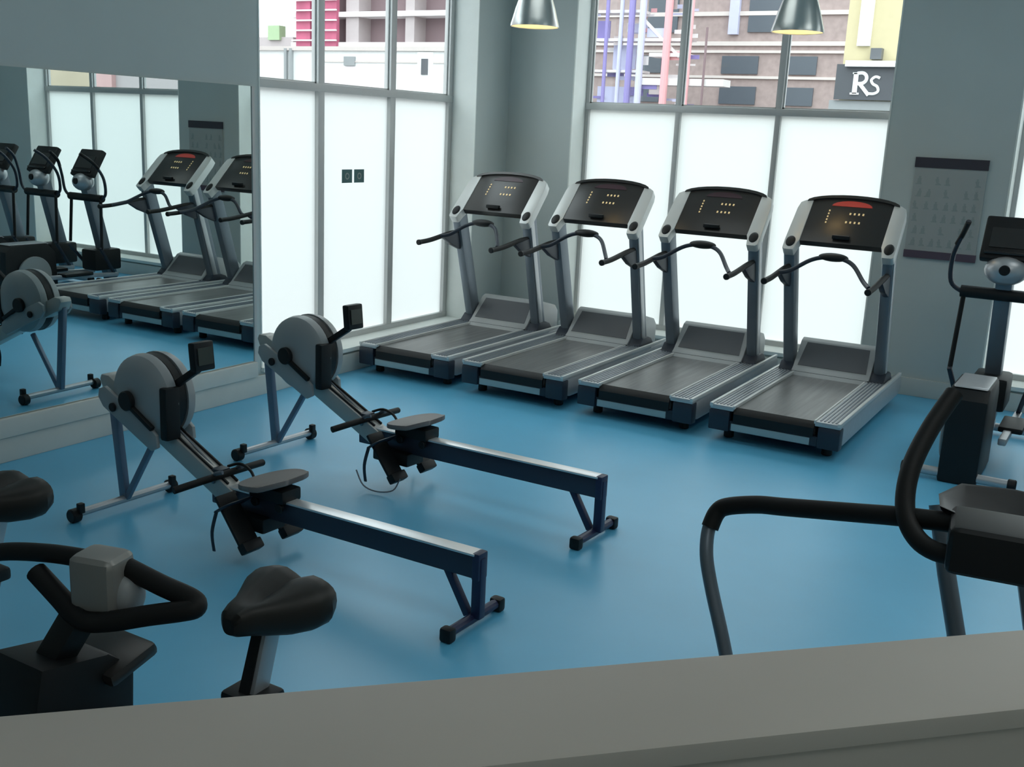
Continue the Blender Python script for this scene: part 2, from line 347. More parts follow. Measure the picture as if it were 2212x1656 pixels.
# ------------------------------------------------------------------ treadmills
def make_treadmill():
    t = thing('treadmill', 'x', 'treadmill', (0, 0, 0), 'treadmills facing the back window')
    for s in (-1, 1):
        # side frame beam
        poly = [(0.03, 0.10), (0.03, 0.21), (0.07, 0.235), (1.95, 0.235), (2.0, 0.2), (2.0, 0.11), (1.9, 0.085), (0.1, 0.085)]
        MB().prism(poly, 'X', s*0.385, s*0.44, 0.008).build('side_frame', M['silver'], t)
        rl = MB().box(s*0.275, s*0.442, -0.028, 1.62, 0.219, 0.252, bev=0.008).build('foot_rail', M['rail'], t)
        g = MB()
        for k in range(5):
            x = s*(0.305+k*0.025); g.box(x-0.005, x+0.005, 0.0, 1.44, 0.252, 0.256)
        g.build('ridges', M['steel'], rl, smooth=False)
        g = MB(); g.box(s*0.275-0.006, s*0.275+0.006, -0.026, 1.5, 0.235, 0.259, bev=0.003).box(s*0.433-0.012, s*0.433+0.010, -0.03, 1.95, 0.235, 0.260, bev=0.003)
        g.build('edge_trim', M['white_silver'], rl)
        MB().prism([(-0.03, 0.075), (-0.035, 0.18), (-0.030, 0.219), (0.06, 0.219), (0.06, 0.07)], 'X', s*0.30, s*0.445, 0.01).build('end_cap', M['navy'], t)
        for y in (0.12, 1.75): MB().cyl((s*0.34, y, 0.045), 0.035, 0.09, bev=0.006).build('foot', M['black'], t)
    # running belt wrapping a rear roller
    poly = [(1.56, 0.236), (0.03, 0.236)] + [(0.03-0.045*math.sin(a), 0.19+0.046*math.cos(a)) for a in [PI*k/8 for k in range(1, 8)]] + [(0.03, 0.144), (1.56, 0.144)]
    MB().prism(poly, 'X', -0.272, 0.272).build('running_belt', M['belt'], t)
    BX(-0.385, 0.385, 0.08, 1.98, 0.075, 0.142).build('deck', M['navy'], t, smooth=False)
    MB().prism([(-0.032, 0.145), (-0.034, 0.205), (-0.020, 0.226), (0.015, 0.243), (0.02, 0.236), (-0.015, 0.21), (-0.018, 0.145)], 'X', -0.272, 0.272).build('roller_cover', M['black'], t)
    MB().box(-0.30, 0.30, -0.02, 0.08, 0.08, 0.15, bev=0.008).build('rear_guard', M['navy'], t)
    BX(-0.285, 0.25, -0.026, -0.018, 0.085, 0.135, bev=0.003).build('rear_strip', M['strip'], t)
    # motor cover between and behind the uprights
    hood = MB().prism([(1.36, 0.235), (1.45, 0.29), (1.63, 0.475), (1.68, 0.492), (1.98, 0.42), (2.04, 0.36), (2.04, 0.1), (1.36, 0.1)], 'X', -0.30, 0.30, 0.012).build('motor_cover', M['hood_rim'], t)
    # dark recessed face of the cover, with the pale rim around it
    U = Vector((1, 0, 0)); V = Vector((0, 0.18, 0.185)).normalized(); N = U.cross(V); O = Vector((0, 1.46, 0.300))
    if N.y > 0: N = -N
    MB().slab([(-0.265, 0.0), (0.265, 0.0), (0.245, 0.225), (-0.245, 0.225)], O+N*0.004, U, V, N, 0.01).build('cover_face', M['hood_dark'], hood)
    MB().box(-0.30, 0.30, 1.40, 1.43, 0.24, 0.262, bev=0.004).build('cover_lip', M['black'], t)
    for s in (-1, 1):
        base = MB(); base.prism([(1.42, 0.24), (1.74, 0.24), (1.68, 0.30), (1.62, 0.32), (1.50, 0.32), (1.44, 0.27)], 'X', s*0.30, s*0.41, 0.012).build('upright_foot', M['navy'], t)
        up_ = MB(); up_.bar((s*0.350, 1.58, 0.24), (s*0.362, 1.28, 1.28), 0.082, 0.14, 0.025); up_.build('upright', M['steel'], t)
        e = MB(); e.bar((s*0.392, 1.545, 0.30), (s*0.404, 1.265, 1.24), 0.012, 0.06, 0.004); e.build('upright_trim', M['silver'], t)
    # console plane
    B = Vector((0, 1.25, 1.295)); T = Vector((0, 1.555, 1.595)); V = (T-B).normalized(); L = (T-B).length; U = Vector((1, 0, 0)); N = U.cross(V)
    if N.y > 0: N = -N
    Nn = N
    arch = [(0.305*math.cos(a), L*(0.93+0.15*math.sin(a))) for a in [PI*k/12 for k in range(0, 13)]]
    pan = MB().slab([(0.305, 0.0)] + arch + [(-0.305, 0.0)], B, U, V, N, 0.055, 0.006).build('display_panel', M['panel'], t)
    cap = MB().slab([(0.345, L*0.93)] + [(0.35*math.cos(a), L*(0.92+0.20*math.sin(a))) for a in [PI*k/12 for k in range(1, 12)]] + [(-0.345, L*0.93)] + [(0.32*math.cos(a), L*(0.91+0.14*math.sin(a))) for a in [PI*k/12 for k in range(11, 0, -1)]], B+N*0.012, U, V, N, 0.07).build('console_hood', M['panel'], t)
    for s in (-1, 1):
        o = [(0.300, L*0.97), (0.355, L*0.96), (0.392, L*0.90), (0.404, L*0.75), (0.412, 0.0), (0.410, -0.085), (0.395, -0.10), (0.325, -0.10), (0.312, -0.03), (0.300, 0.0)]
        wg = MB().slab([(s*u, v) for u, v in o], B+N*0.006, U, V, N, 0.075, 0.008).build('console_wing', M['white_silver'], t)
        c = B + U*(s*0.362) + V*(-0.02) + N*0.008
        b_ = bmesh.new(); bmesh.ops.create_uvsphere(b_, u_segments=24, v_segments=12, radius=1)
        bmesh.ops.scale(b_, vec=(0.036, 0.052, 0.012), verts=b_.verts)
        mm = MB(); mm._merge(b_, Matrix.Translation(c) @ Matrix((U, V, N)).transposed().to_4x4()); mm.build('cup_holder', M['black'], wg)
        # side handrail, bracket and grip
        hr = MB().tube(smooth_path([(s*0.365, 1.30, 1.09), (s*0.365, 1.15, 1.085), (s*0.365, 0.85, 1.045), (s*0.365, 0.68, 1.035)], 5), 0.021, 12).build('handrail', M['rubber'], t)
        MB().cyl((s*0.365, 0.672, 1.034), 0.024, 0.03, 'Y', 16, 0.005).build('rail_cap', M['black'], hr)
        MB().prism([(1.02, 1.06), (1.30, 1.10), (1.30, 0.93), (1.16, 0.98)], 'X', s*0.345, s*0.39, 0.01).build('rail_bracket', M['navy'], hr)
    # curved front handlebar with heart rate pod
    hb = MB().tube(smooth_path([(-0.355, 0.98, 1.07), (-0.28, 1.02, 1.09), (-0.16, 1.08, 1.17), (-0.06, 1.10, 1.20), (0.06, 1.10, 1.20), (0.16, 1.06, 1.165), (0.27, 0.92, 1.075), (0.34, 0.80, 1.045)], 5), 0.016, 12).build('handlebar', M['navy'], t)
    MB().ell((0, 1.11, 1.205), (0.11, 0.05, 0.032)).build('heart_rate_pod', M['black'], hb)
    # console details
    def spot(u, v, w_, h_, m_, nm, d=0.003):
        return MB().slab([(u-w_/2, v-h_/2), (u+w_/2, v-h_/2), (u+w_/2, v+h_/2), (u-w_/2, v+h_/2)], B+N*d, U, V, N, 0.004).build(nm, M[m_], pan, smooth=False)
    MB().slab([(0.15*math.cos(a), L*(0.87+0.13*math.sin(a))) for a in [PI*k/10 for k in range(11)]], B+N*0.003, U, V, N, 0.004).build('led_display', M['dim'], pan, smooth=False)
    m = MB()
    for r_, (v, n) in enumerate(((0.70, 4), (0.50, 4))):
        for k in range(n):
            u = 0.005+k*0.032-(0.012 if r_ else 0)
            m.slab([(u-0.006, L*v-0.009), (u+0.006, L*v-0.009), (u+0.006, L*v+0.009), (u-0.006, L*v+0.009)], B+N*0.004, U, V, N, 0.004)
    for k in range(5): m.slab([(-0.16, L*0.45+k*0.03), (-0.15, L*0.45+k*0.03), (-0.15, L*0.45+k*0.03+0.014), (-0.16, L*0.45+k*0.03+0.014)], B+N*0.004, U, V, N, 0.004)
    m.build('keypad_lights', M['led'], pan, smooth=False)
    MB().obox(B+V*0.045+N*0.02, (0.13, 0.035, 0.03), None, 0.008).build('reading_ledge', M['black'], pan)
    return t
TX = [0.534+1.0126*i for i in range(4)]; TY = -2.35
tl = ['treadmill farthest left, next to the window beside the mirror, in front of the wall corner',
      'second treadmill from the left, partly in front of the left edge of the window',
      'third treadmill from the left, in front of the middle of the window',
      'treadmill farthest right, nearest the exercise chart, with a glowing red display']
t1 = make_treadmill(); t1.location = (TX[0], TY, 0); t1['label'] = tl[0]
for i in (1, 2, 3):
    d = dup(t1, (TX[i], TY, 0), tl[i])
    if i == 3:
        for c in d.children:
            if c.name.startswith('display_panel'):
                for g in c.children:
                    if g.name.startswith('led_display'): g.data = g.data.copy(); g.data.materials[0] = M['red']; g['label'] = 'glowing red display'

# ------------------------------------------------------------------ rowing machines (x runs from flywheel to rear foot)
def make_rower():
    t = thing('rowing_machine', 'x', 'rowing machine', (0, 0, 0), 'rowing machines on the blue floor')
    # front support
    fb = MB().tube([(0, -0.29, 0.045), (0, 0.29, 0.045)], 0.02, 10).build('front_foot', M['silver'], t)
    for s in (-1, 1):
        MB().cyl((-0.01, s*0.29, 0.035), 0.035, 0.05, 'Y', 18, 0.006).build('foot_cap', M['black'], fb)
        MB().obox((0.02, s*0.275, 0.075), (0.03, 0.03, 0.05), None, 0.005).build('foot_bolt', M['black'], fb)
    MB().bar((-0.07, 0, 0.62), (-0.005, 0, 0.05), 0.035, 0.05, 0.008, (0, 1, 0)).build('front_leg', M['erg_front'], t)
    MB().bar((0.24, 0, 0.40), (0.01, 0, 0.05), 0.026, 0.03, 0.006, (0, 1, 0)).build('brace', M['erg_front'], t)
    # sloping main beam
    A = Vector((-0.08, 0, 0.645)); Bm = Vector((0.80, 0, 0.225)); dr = (Bm-A).normalized(); nn = Vector((-dr.z, 0, dr.x))
    nn = nn if nn.z > 0 else -nn
    def beam(p, q): return Vector((0, 0, 0)) + A + dr*p + nn*q
    m = MB(); m.prism([(beam(p, q).x, beam(p, q).z) for p, q in ((-0.03, 0.0), (-0.03, 0.03), (0.02, 0.055), (0.98, 0.055), (0.98, -0.04), (0.02, -0.04))], 'Y', -0.045, 0.045, 0.008)
    bmo = m.build('main_beam', M['erg_beam'], t)
    for s in (-1, 1):
        MB().prism([(beam(p, q).x, beam(p, q).z) for p, q in ((0.07, -0.02), (0.06, 0.02), (0.09, 0.055), (0.42, 0.066), (0.50, 0.05), (0.53, 0.0), (0.50, -0.04), (0.12, -0.045))], 'Y', s*0.098, s*0.118, 0.005).build('side_plate', M['erg'], bmo)
    m = MB()
    for q in (-0.028, 0.028): m.bar(beam(0.40, 0.060)+Vector((0, q, 0)), beam(0.92, 0.060)+Vector((0, q, 0)), 0.012, 0.01, 0.002)
    m.build('beam_ribs', M['black'], bmo)
    # flywheel housing: two grey covers with a dark cage between
    C = (0.245, 0, 0.628)
    fh = MB().lathe([(1e-4, -0.105), (0.10, -0.11), (0.175, -0.10), (0.203, -0.075), (0.21, -0.045), (0.21, -0.03), (1e-4, -0.03)], C, 'Y', 40)
    fh.lathe([(1e-4, 0.105), (0.10, 0.11), (0.175, 0.10), (0.203, 0.075), (0.21, 0.045), (0.21, 0.03), (1e-4, 0.03)], C, 'Y', 40)
    fh = fh.build('flywheel_housing', M['erg'], t)
    MB().lathe([(0.195, -0.032), (0.205, -0.02), (0.205, 0.02), (0.195, 0.032)], C, 'Y', 40).build('flywheel_cage', M['black'], fh)
    MB().cyl((0.200, -0.126, 0.615), 0.048, 0.028, 'Y', 24, 0.004).build('hub_cap', M['black'], fh)
    MB().cyl((0.095, -0.128, 0.565), 0.022, 0.014, 'Y', 20, 0.003).build('port', M['black'], fh)
    MB().bar((0.20, -0.125, 0.605), (0.37, -0.118, 0.505), 0.022, 0.022, 0.003, (0, 1, 0)).build('chain_slot', M['black'], fh)
    # monitor post, arm and screen
    ma = MB(); ma.box(0.405, 0.455, -0.105, -0.02, 0.455, 0.71, bev=0.012)
    ma.build('chain_guard', M['black'], t)
    ma = MB().bar((0.40, -0.01, 0.70), (0.57, -0.01, 0.81), 0.03, 0.035, 0.008, (0, 1, 0)); ma.bar((0.565, -0.01, 0.80), (0.565, -0.01, 0.88), 0.028, 0.03, 0.006)
    ma = ma.build('monitor_arm', M['black'], t)
    mo = MB().obox((0.595, -0.01, 0.875), (0.045, 0.115, 0.135), Matrix.Rotation(-0.10, 3, 'Y'), 0.01).build('monitor', M['black'], ma)
    MB().obox((0.621, -0.01, 0.879), (0.004, 0.085, 0.08), Matrix.Rotation(-0.10, 3, 'Y')).build('screen', M['lcd'], ma)
    # monorail
    R0 = Vector((0.66, 0, 0.235)); R1 = Vector((2.17, 0, 0.262))
    rl = MB().bar(R0, R1, 0.10, 0.05, 0.006, (0, 0, 1)).build('monorail', M['erg_rail'], t)
    MB().bar(R0+Vector((0.12, 0, 0.053)), R1+Vector((-0.01, 0, 0.053)), 0.010, 0.070, 0.003, (0, 0, 1)).build('track', M['erg_top'], rl)
    MB().obox((2.165, 0, 0.265), (0.035, 0.065, 0.115), None, 0.008).build('end_stop', M['erg_leg'], rl)
    # rear support
    m = MB().bar((2.165, 0, 0.30), (2.165, 0, 0.04), 0.045, 0.04, 0.006); m.bar((2.01, 0, 0.22), (2.12, 0, 0.04), 0.032, 0.03, 0.005)
    m.build('rear_leg', M['erg_leg'], t)
    rf = MB().tube([(2.145, -0.17, 0.035), (2.145, 0.17, 0.035)], 0.021, 10).build('rear_foot', M['erg_leg'], t)
    for s in (-1, 1): MB().obox((2.145, s*0.175, 0.03), (0.055, 0.045, 0.058), None, 0.012).build('foot_cap', M['black'], rf)
    # seat with its carriage
    outl = []
    for k in range(36):
        a = 2*PI*k/36; x = 0.135*math.cos(a); y = 0.165*math.sin(a)
        if x < 0: y *= 1.0; x *= 1.15
        notch = 0.05*math.exp(-(y/0.035)**2) if x > 0 else 0
        outl.append((x-notch, y))
    m = MB(); m.prism([(1.045+x, y) for x, y in outl], 'Z', 0.345, 0.372, 0.008)
    for v in m.bm.verts:
        dx = v.co.x-1.045; v.co.z += 0.12*dx + 0.35*max(0, dx-0.05) + 0.9*(v.co.y**2)*0.6
    st = m.build('seat', M['seat'], t)
    MB().box(0.94, 1.15, -0.06, 0.06, 0.29, 0.352, bev=0.012).build('seat_carriage', M['black'], st)
    m = MB()
    for x in (0.97, 1.12):
        for s in (-1, 1): m.cyl((x, s*0.048, 0.27), 0.022, 0.02, 'Y', 14, 0.003)
    m.build('rollers', M['black'], st)
    # foot plates with straps either side of the beam
    for s in (-1, 1):
        R = Matrix.Rotation(math.radians(52), 3, 'Y')
        fp = MB().obox((0.935, s*0.125, 0.19), (0.27, 0.11, 0.018), R, 0.006).build('footplate', M['black'], t)
        MB().obox((1.02, s*0.125, 0.09), (0.05, 0.11, 0.05), R, 0.01).build('heel_cup', M['black'], fp)
        MB().tube(smooth_path([(0.88, s*0.19, 0.24), (0.94, s*0.19, 0.28), (0.96, s*0.125, 0.29), (0.94, s*0.06, 0.28), (0.88, s*0.06, 0.24)], 5), 0.006, 8, ry=0.02).build('strap', M['navy'], fp)
        MB().tube(smooth_path([(0.88, s*0.195, 0.24), (0.86, s*0.205, 0.14), (0.865, s*0.20, 0.05)], 5), 0.011, 6, ry=0.004).build('strap_end', M['navy'], fp)
    MB().box(0.80, 1.04, -0.07, 0.07, 0.13, 0.20, bev=0.01).build('foot_carrier', M['black'], t)
    # handle parked on its hook
    h = MB().tube(smooth_path([(0.69, -0.27, 0.315), (0.72, -0.14, 0.33), (0.73, 0, 0.335), (0.72, 0.14, 0.33), (0.69, 0.27, 0.315)], 4), 0.017, 12).build('handle', M['rubber'], t)
    MB().obox((0.695, 0, 0.335), (0.06, 0.07, 0.045), None, 0.01).build('chain_joint', M['navy'], h)
    for s in (-1, 1): MB().tube(smooth_path([(0.70, s*0.05, 0.30), (0.735, s*0.07, 0.35), (0.775, s*0.06, 0.365)], 4), 0.010, 8).build('handle_hook', M['steel'], t)
    MB().tube(smooth_path([(0.69, 0.05, 0.35), (0.76, 0.06, 0.375), (0.84, 0.05, 0.36), (0.90, 0.02, 0.33)], 4), 0.007, 8).build('seat_cable', M['black'], t)
    MB().tube([beam(0.46, 0.075), (0.68, 0, 0.335)], 0.005, 6).build('chain', M['steel'], t)
    return t
ra = make_rower(); ra.location = (1.13, -5.62, 0); ra.rotation_euler.z = -0.038; ra.scale = (1.03,)*3
ra['label'] = 'nearer rowing machine, flywheel by the mirror and rail pointing to the foreground'
rb = dup(ra, (1.045, -4.395, 0), 'farther rowing machine, closer to the treadmills, with a loose cable loop underneath', -0.055); rb.scale = (1.06,)*3
MB().tube(smooth_path([(0.80, -0.20, 0.10), (0.86, -0.21, 0.03), (0.95, -0.2, 0.012), (1.03, -0.17, 0.03), (1.05, -0.14, 0.09)], 5), 0.004, 6).build('cable_loop', M['steel'], rb)

# ------------------------------------------------------------------ elliptical trainers (origin below console column, facing the window)
def make_elliptical():
    t = thing('elliptical_trainer', 'x', 'elliptical trainer', (0, 0, 0), 'elliptical trainers in a row')
    # rear drive tower
    tw = MB().prism([(-0.80, 0.0), (-0.78, 0.53), (-0.70, 0.60), (-0.28, 0.60), (-0.18, 0.5), (-0.16, 0.0)], 'X', -0.115, 0.115, 0.02).build('drive_housing', M['black'], t)
    MB().prism([(-0.72, 0.595), (-0.70, 0.607), (-0.28, 0.607), (-0.24, 0.585)], 'X', -0.10, 0.10, 0.01).build('housing_cap', M['silver'], tw)
    for s in (-1, 1):
        if s < 0:
            MB().cyl((s*0.130, -0.46, 0.27), 0.20, 0.03, 'X', 36, 0.008).build('crank_disc', M['hood'], tw)
            MB().cyl((s*0.15, -0.46, 0.27), 0.035, 0.03, 'X', 20, 0.004).build('crank_hub', M['black'], tw)
        pa = MB().bar((s*0.20, -0.50 if s > 0 else -0.40, 0.24), (s*0.20, 0.55, 0.20), 0.05, 0.045, 0.01).build('pedal_arm', M['silver'], t)
        MB().obox((s*0.215, -0.02, 0.25), (0.15, 0.36, 0.04), None, 0.015).build('pedal', M['black'], pa)
        # moving handle
        ma_ = MB().tube([(s*0.265, 0.30, 0.55 if s > 0 else 0.5), (s*0.245, 0.33, 1.08)], 0.017, 12).build('swing_arm', M['black'], t)
        mh = MB().tube(smooth_path([(s*0.25, 0.33, 1.05), (s*0.34, 0.32, 1.12), (s*0.345, 0.29, 1.30), (s*0.29, 0.20, 1.46), (s*0.25, 0.08, 1.55)], 6), 0.016, 12).build('moving_handle', M['navy'], ma_)
        MB().tube(smooth_path([(s*0.325, 0.255, 1.385), (s*0.29, 0.20, 1.46), (s*0.25, 0.08, 1.55)], 4), 0.018, 12).build('grip', M['rubber'], mh)
        MB().bar((s*0.265, 0.28, 0.52), (s*0.20, 0.50, 0.22), 0.03, 0.03, 0.006).build('lower_link', M['navy'], ma_)
    MB().tube([(-0.27, 0.33, 1.06), (0.27, 0.33, 1.06)], 0.042, 16).build('pivot_bar', M['black'], t)
    MB().bar((0, 0.62, 0.12), (0, 0.34, 1.25), 0.11, 0.13, 0.02).build('column', M['steel'], t)
    MB().obox((0.0, 0.50, 0.36), (0.24, 0.36, 0.24), None, 0.03).build('front_housing', M['black'], t)
    bs = MB().box(-0.05, 0.05, -0.75, 0.72, 0.03, 0.11, bev=0.01).build('base_beam', M['silver'], t)
    for y in (0.70, -0.76):
        MB().tube([(-0.30, y, 0.05), (0.30, y, 0.05)], 0.03, 12).build('stabiliser', M['silver'], bs)
        for s in (-1, 1): MB().cyl((s*0.31, y, 0.05), 0.036, 0.05, 'X', 18, 0.006).build('end_cap', M['black'], bs)
    # console head
    pod = MB().ell((0, 0.30, 1.23), (0.14, 0.10, 0.10)).build('console_pod', M['silver'], t)
    MB().cyl((0.0, 0.205, 1.24), 0.035, 0.03, 'Y', 20, 0.004).build('speaker', M['black'], pod)
    co = MB().obox((0, 0.38, 1.43), (0.36, 0.07, 0.33), Matrix.Rotation(math.radians(-32), 3, 'X'), 0.02).build('console', M['black'], t)
    MB().obox((0, 0.347, 1.445), (0.26, 0.01, 0.15), Matrix.Rotation(math.radians(-32), 3, 'X')).build('screen', M['panel'], co)
    MB().obox((0, 0.28, 1.35), (0.30, 0.03, 0.02), None, 0.005).build('reading_ledge', M['panel'], co)
    return t
e1 = make_elliptical(); e1.location = (4.735, -1.55, 0); e1['label'] = 'elliptical trainer beside the exercise chart, cut by the right edge'
dup(e1, (5.50, -1.55, 0), 'middle elliptical trainer, seen only in the mirror in front of the frosted window')
dup(e1, (6.27, -1.55, 0), 'elliptical trainer at the left edge of the mirror, farthest from the treadmills')

# ------------------------------------------------------------------ upright exercise bikes facing the viewer's platform
def make_bike():
    t = thing('exercise_bike', 'x', 'exercise bike', (0, 0, 0), 'upright exercise bikes along the foreground')
    # saddle: lofted rings from nose (-y) to rear (+y); x half width, z top
    SK = 0.90
    rings = [(-0.145, 0.02, 0.905, 0.045), (-0.132, 0.038, 0.918, 0.065), (-0.10, 0.052, 0.925, 0.08), (-0.05, 0.075, 0.925, 0.095), (0.0, 0.108, 0.928, 0.11), (0.05, 0.138, 0.935, 0.12), (0.09, 0.146, 0.94, 0.122), (0.125, 0.13, 0.935, 0.10), (0.145, 0.09, 0.92, 0.065)]
    m = MB(); R_ = []
    for y, hw, zt, th in rings:
        ring = []
        for k in range(24):
            a = 2*PI*k/24; cx = math.cos(a); sz = math.sin(a)
            x = hw*math.copysign(abs(cx)**0.75, cx); z = zt-th/2+th/2*math.copysign(abs(sz)**0.7, sz)
            if sz > 0: z -= 0.020*math.exp(-(x/0.03)**2)*(1 if y > -0.1 else 0.3)
            ring.append(m.bm.verts.new((x*SK+0.01, y*SK+0.01, z-0.005)))
        R_.append(ring)
    for A, B in zip(R_, R_[1:]):
        for k in range(24): m.bm.faces.new((A[k], A[(k+1) % 24], B[(k+1) % 24], B[k]))
    m.bm.faces.new(R_[0]); m.bm.faces.new(R_[-1][::-1])
    m.build('saddle', M['saddle'], t)
    sp = MB().bar((0, 0.03, 0.86), (0, -0.05, 0.60), 0.045, 0.055, 0.008).build('seat_post', M['silver'], t)
    MB().bar((-0.004, 0.001, 0.85), (-0.004, -0.079, 0.62), 0.03, 0.006, 0.0).build('post_slot', M['black'], sp)
    MB().obox((0, -0.035, 0.655), (0.12, 0.10, 0.04), None, 0.012).build('post_collar', M['black'], sp)
    MB().bar((0, -0.04, 0.66), (0, -0.20, 0.15), 0.08, 0.09, 0.015).build('seat_tube', M['steel'], t)
    # shroud and base
    MB().prism([(-0.20, 0.10), (-0.12, 0.30), (-0.30, 0.50), (-0.42, 0.82), (-0.60, 0.86), (-0.88, 0.70), (-1.0, 0.40), (-0.98, 0.12)], 'X', -0.10, 0.10, 0.025).build('shroud', M['black'], t)
    bs = MB().box(-0.04, 0.04, -1.02, 0.30, 0.03, 0.10, bev=0.01).build('base_beam', M['silver'], t)
    for y in (0.28, -1.0): MB().tube([(-0.26, y, 0.035), (0.26, y, 0.035)], 0.032, 12).build('stabiliser', M['silver'], bs)
    for s in (-1, 1):
        cr = MB().bar((s*0.12, -0.42, 0.33), (s*0.12, -0.42-0.12*s, 0.33-0.12*s), 0.02, 0.03, 0.005).build('crank', M['steel'], t)
        MB().obox((s*0.18, -0.42-0.12*s, 0.33-0.12*s), (0.10, 0.10, 0.025), None, 0.006).build('pedal', M['black'], cr)
    # console housing with tray lip
    ch_ = MB().prism([(-0.42, 0.74), (-0.41, 0.92), (-0.47, 0.97), (-0.62, 1.0), (-0.66, 0.80)], 'X', -0.10, 0.045, 0.012).build('console_housing', M['black'], t)
    MB().obox((-0.03, -0.43, 0.935), (0.20, 0.12, 0.03), Matrix.Rotation(0.25, 3, 'X'), 0.012).build('tray_lip', M['panel'], ch_)
    MB().bar((-0.02, -0.56, 0.96), (0.02, -0.50, 1.08), 0.06, 0.05, 0.012).build('bar_stem', M['black'], t)
    # looped multi grip handlebar
    hb = MB()
    hb.tube(smooth_path([(0.05, -0.450, 1.158), (0.10, -0.442, 1.145), (0.16, -0.432, 1.13), (0.222, -0.420, 1.116), (0.238, -0.425, 1.106), (0.222, -0.440, 1.10), (0.16, -0.472, 1.085), (0.10, -0.50, 1.068), (0.05, -0.52, 1.060), (0.015, -0.522, 1.066), (-0.03, -0.518, 1.085), (-0.105, -0.515, 1.12)], 6), 0.0205, 14)
    hb.tube(smooth_path([(0.0, -0.475, 1.160), (-0.10, -0.49, 1.152), (-0.22, -0.505, 1.13), (-0.33, -0.515, 1.09), (-0.345, -0.51, 1.075)], 6), 0.0185, 14)
    hb = hb.build('handlebar', M['rubber'], t)
    MB().obox((0.04, -0.475, 1.125), (0.10, 0.085, 0.12), Matrix.Rotation(0.25, 3, 'Z'), 0.022, 3).build('bar_clamp', M['clamp'], hb)
    MB().ell((0.085, -0.455, 1.10), (0.032, 0.035, 0.045)).build('grip_sensor', M['hood'], hb)
    return t
b1 = make_bike(); b1.location = (3.80, -7.42, 0); b1['label'] = 'exercise bike at bottom left with its whole saddle in view'
dup(b1, (2.665, -7.36, 0), 'exercise bike at the left edge with only half its saddle in view')

# ------------------------------------------------------------------ stair climber at the right foreground
sc = thing('stair_climber', 'black stair climber with a curved handrail at the right edge, behind the parapet', 'stair climber', (5.15, -6.85, 0))
def L_(pts): return [(x-5.15, y+6.85, z) for x, y, z in pts]
rail_pts = L_([(4.83, -6.90, 0.62), (4.768, -6.88, 0.819), (4.703, -6.842, 0.966), (4.678, -6.822, 1.04), (4.668, -6.79, 1.105), (4.70, -6.779, 1.143), (4.78, -6.79, 1.17), (4.857, -6.811, 1.187), (5.019, -6.85, 1.222), (5.13, -6.885, 1.248), (5.25, -6.90, 1.272)])
MB().tube(smooth_path(L_([(4.93, -6.92, 0.10), (4.83, -6.90, 0.62), (4.768, -6.88, 0.819), (4.703, -6.842, 0.966), (4.678, -6.822, 1.04), (4.672, -6.79, 1.10), (4.70, -6.779, 1.143)]), 6), 0.0165, 14).build('rail_post', M['steel'], sc)
MB().tube(smooth_path(L_([(4.674, -6.80, 1.09), (4.682, -6.783, 1.125), (4.705, -6.779, 1.145), (4.78, -6.79, 1.17), (4.857, -6.811, 1.187), (5.019, -6.85, 1.222), (5.13, -6.885, 1.248), (5.30, -6.91, 1.272)]), 6), 0.0215, 16).build('handrail_grip', M['rubber'], sc)
MB().tube(L_([(5.150, -6.575, 1.19), (5.196, -6.62, 1.041), (5.239, -6.654, 0.914), (5.42, -6.80, 0.10)]), 0.021, 14).build('front_post', M['steel'], sc)
MB().tube(smooth_path(L_([(5.161, -6.671, 1.482), (5.132, -6.744, 1.413), (5.115, -6.822, 1.339), (5.122, -6.883, 1.273), (5.151, -6.926, 1.231), (5.203, -6.96, 1.214), (5.30, -6.985, 1.225)]), 6), 0.0205, 16).build('curved_handle', M['rubber'], sc)
m = MB().obox((0.19, -0.085, 1.245), (0.24, 0.16, 0.10), Matrix.Rotation(0.12, 3, 'Z'), 0.02, 3)
cb = m.build('console_housing', M['black'], sc)
# shallow dished tray on top of the housing
m = MB()
rim = [(0.045, -0.05), (0.03, 0.03), (0.06, 0.14), (0.16, 0.17), (0.30, 0.15), (0.36, 0.04), (0.30, -0.10), (0.14, -0.12)]
def ring(sc_, z):
    c = (0.18, 0.02); return [m.bm.verts.new((c[0]+(x-c[0])*sc_, c[1]+(y-c[1])*sc_, z)) for x, y in rim]
Rg = [ring(0.8, 1.255), ring(1.0, 1.285), ring(1.02, 1.292), ring(0.95, 1.291), ring(0.7, 1.262), ring(0.05, 1.255)]
for A, B in zip(Rg, Rg[1:]):
    for k in range(8): m.bm.faces.new((A[k], A[(k+1) % 8], B[(k+1) % 8], B[k]))
m.build('tray', M['black'], cb)
MB().obox((0.44, -0.02, 1.42), (0.05, 0.34, 0.26), Matrix.Rotation(0.4, 3, 'Y'), 0.02).build('display_head', M['black'], cb)
MB().bar((0.24, -0.03, 1.22), (0.50, -0.02, 0.20), 0.10, 0.09, 0.02, (0, 1, 0)).build('column', M['steel'], sc)
MB().box(-0.30, 0.70, -0.24, 0.26, 0.0, 0.22, bev=0.03).build('base_housing', M['hood'], sc)
for s in (-1, 1):
    a_ = MB().bar((0.30, s*0.13, 0.22), (-0.12, s*0.13, 0.30+0.08*s), 0.03, 0.05, 0.006).build('pedal_arm', M['steel'], sc)
    MB().obox((-0.14, s*0.13, 0.32+0.08*s), (0.30, 0.14, 0.03), None, 0.01).build('pedal', M['black'], a_)

# ------------------------------------------------------------------ outside
struct(BX(-60, 60, -40, 80, -0.6, -0.4).build('ground', M['asphalt'], smooth=False), 'street outside')
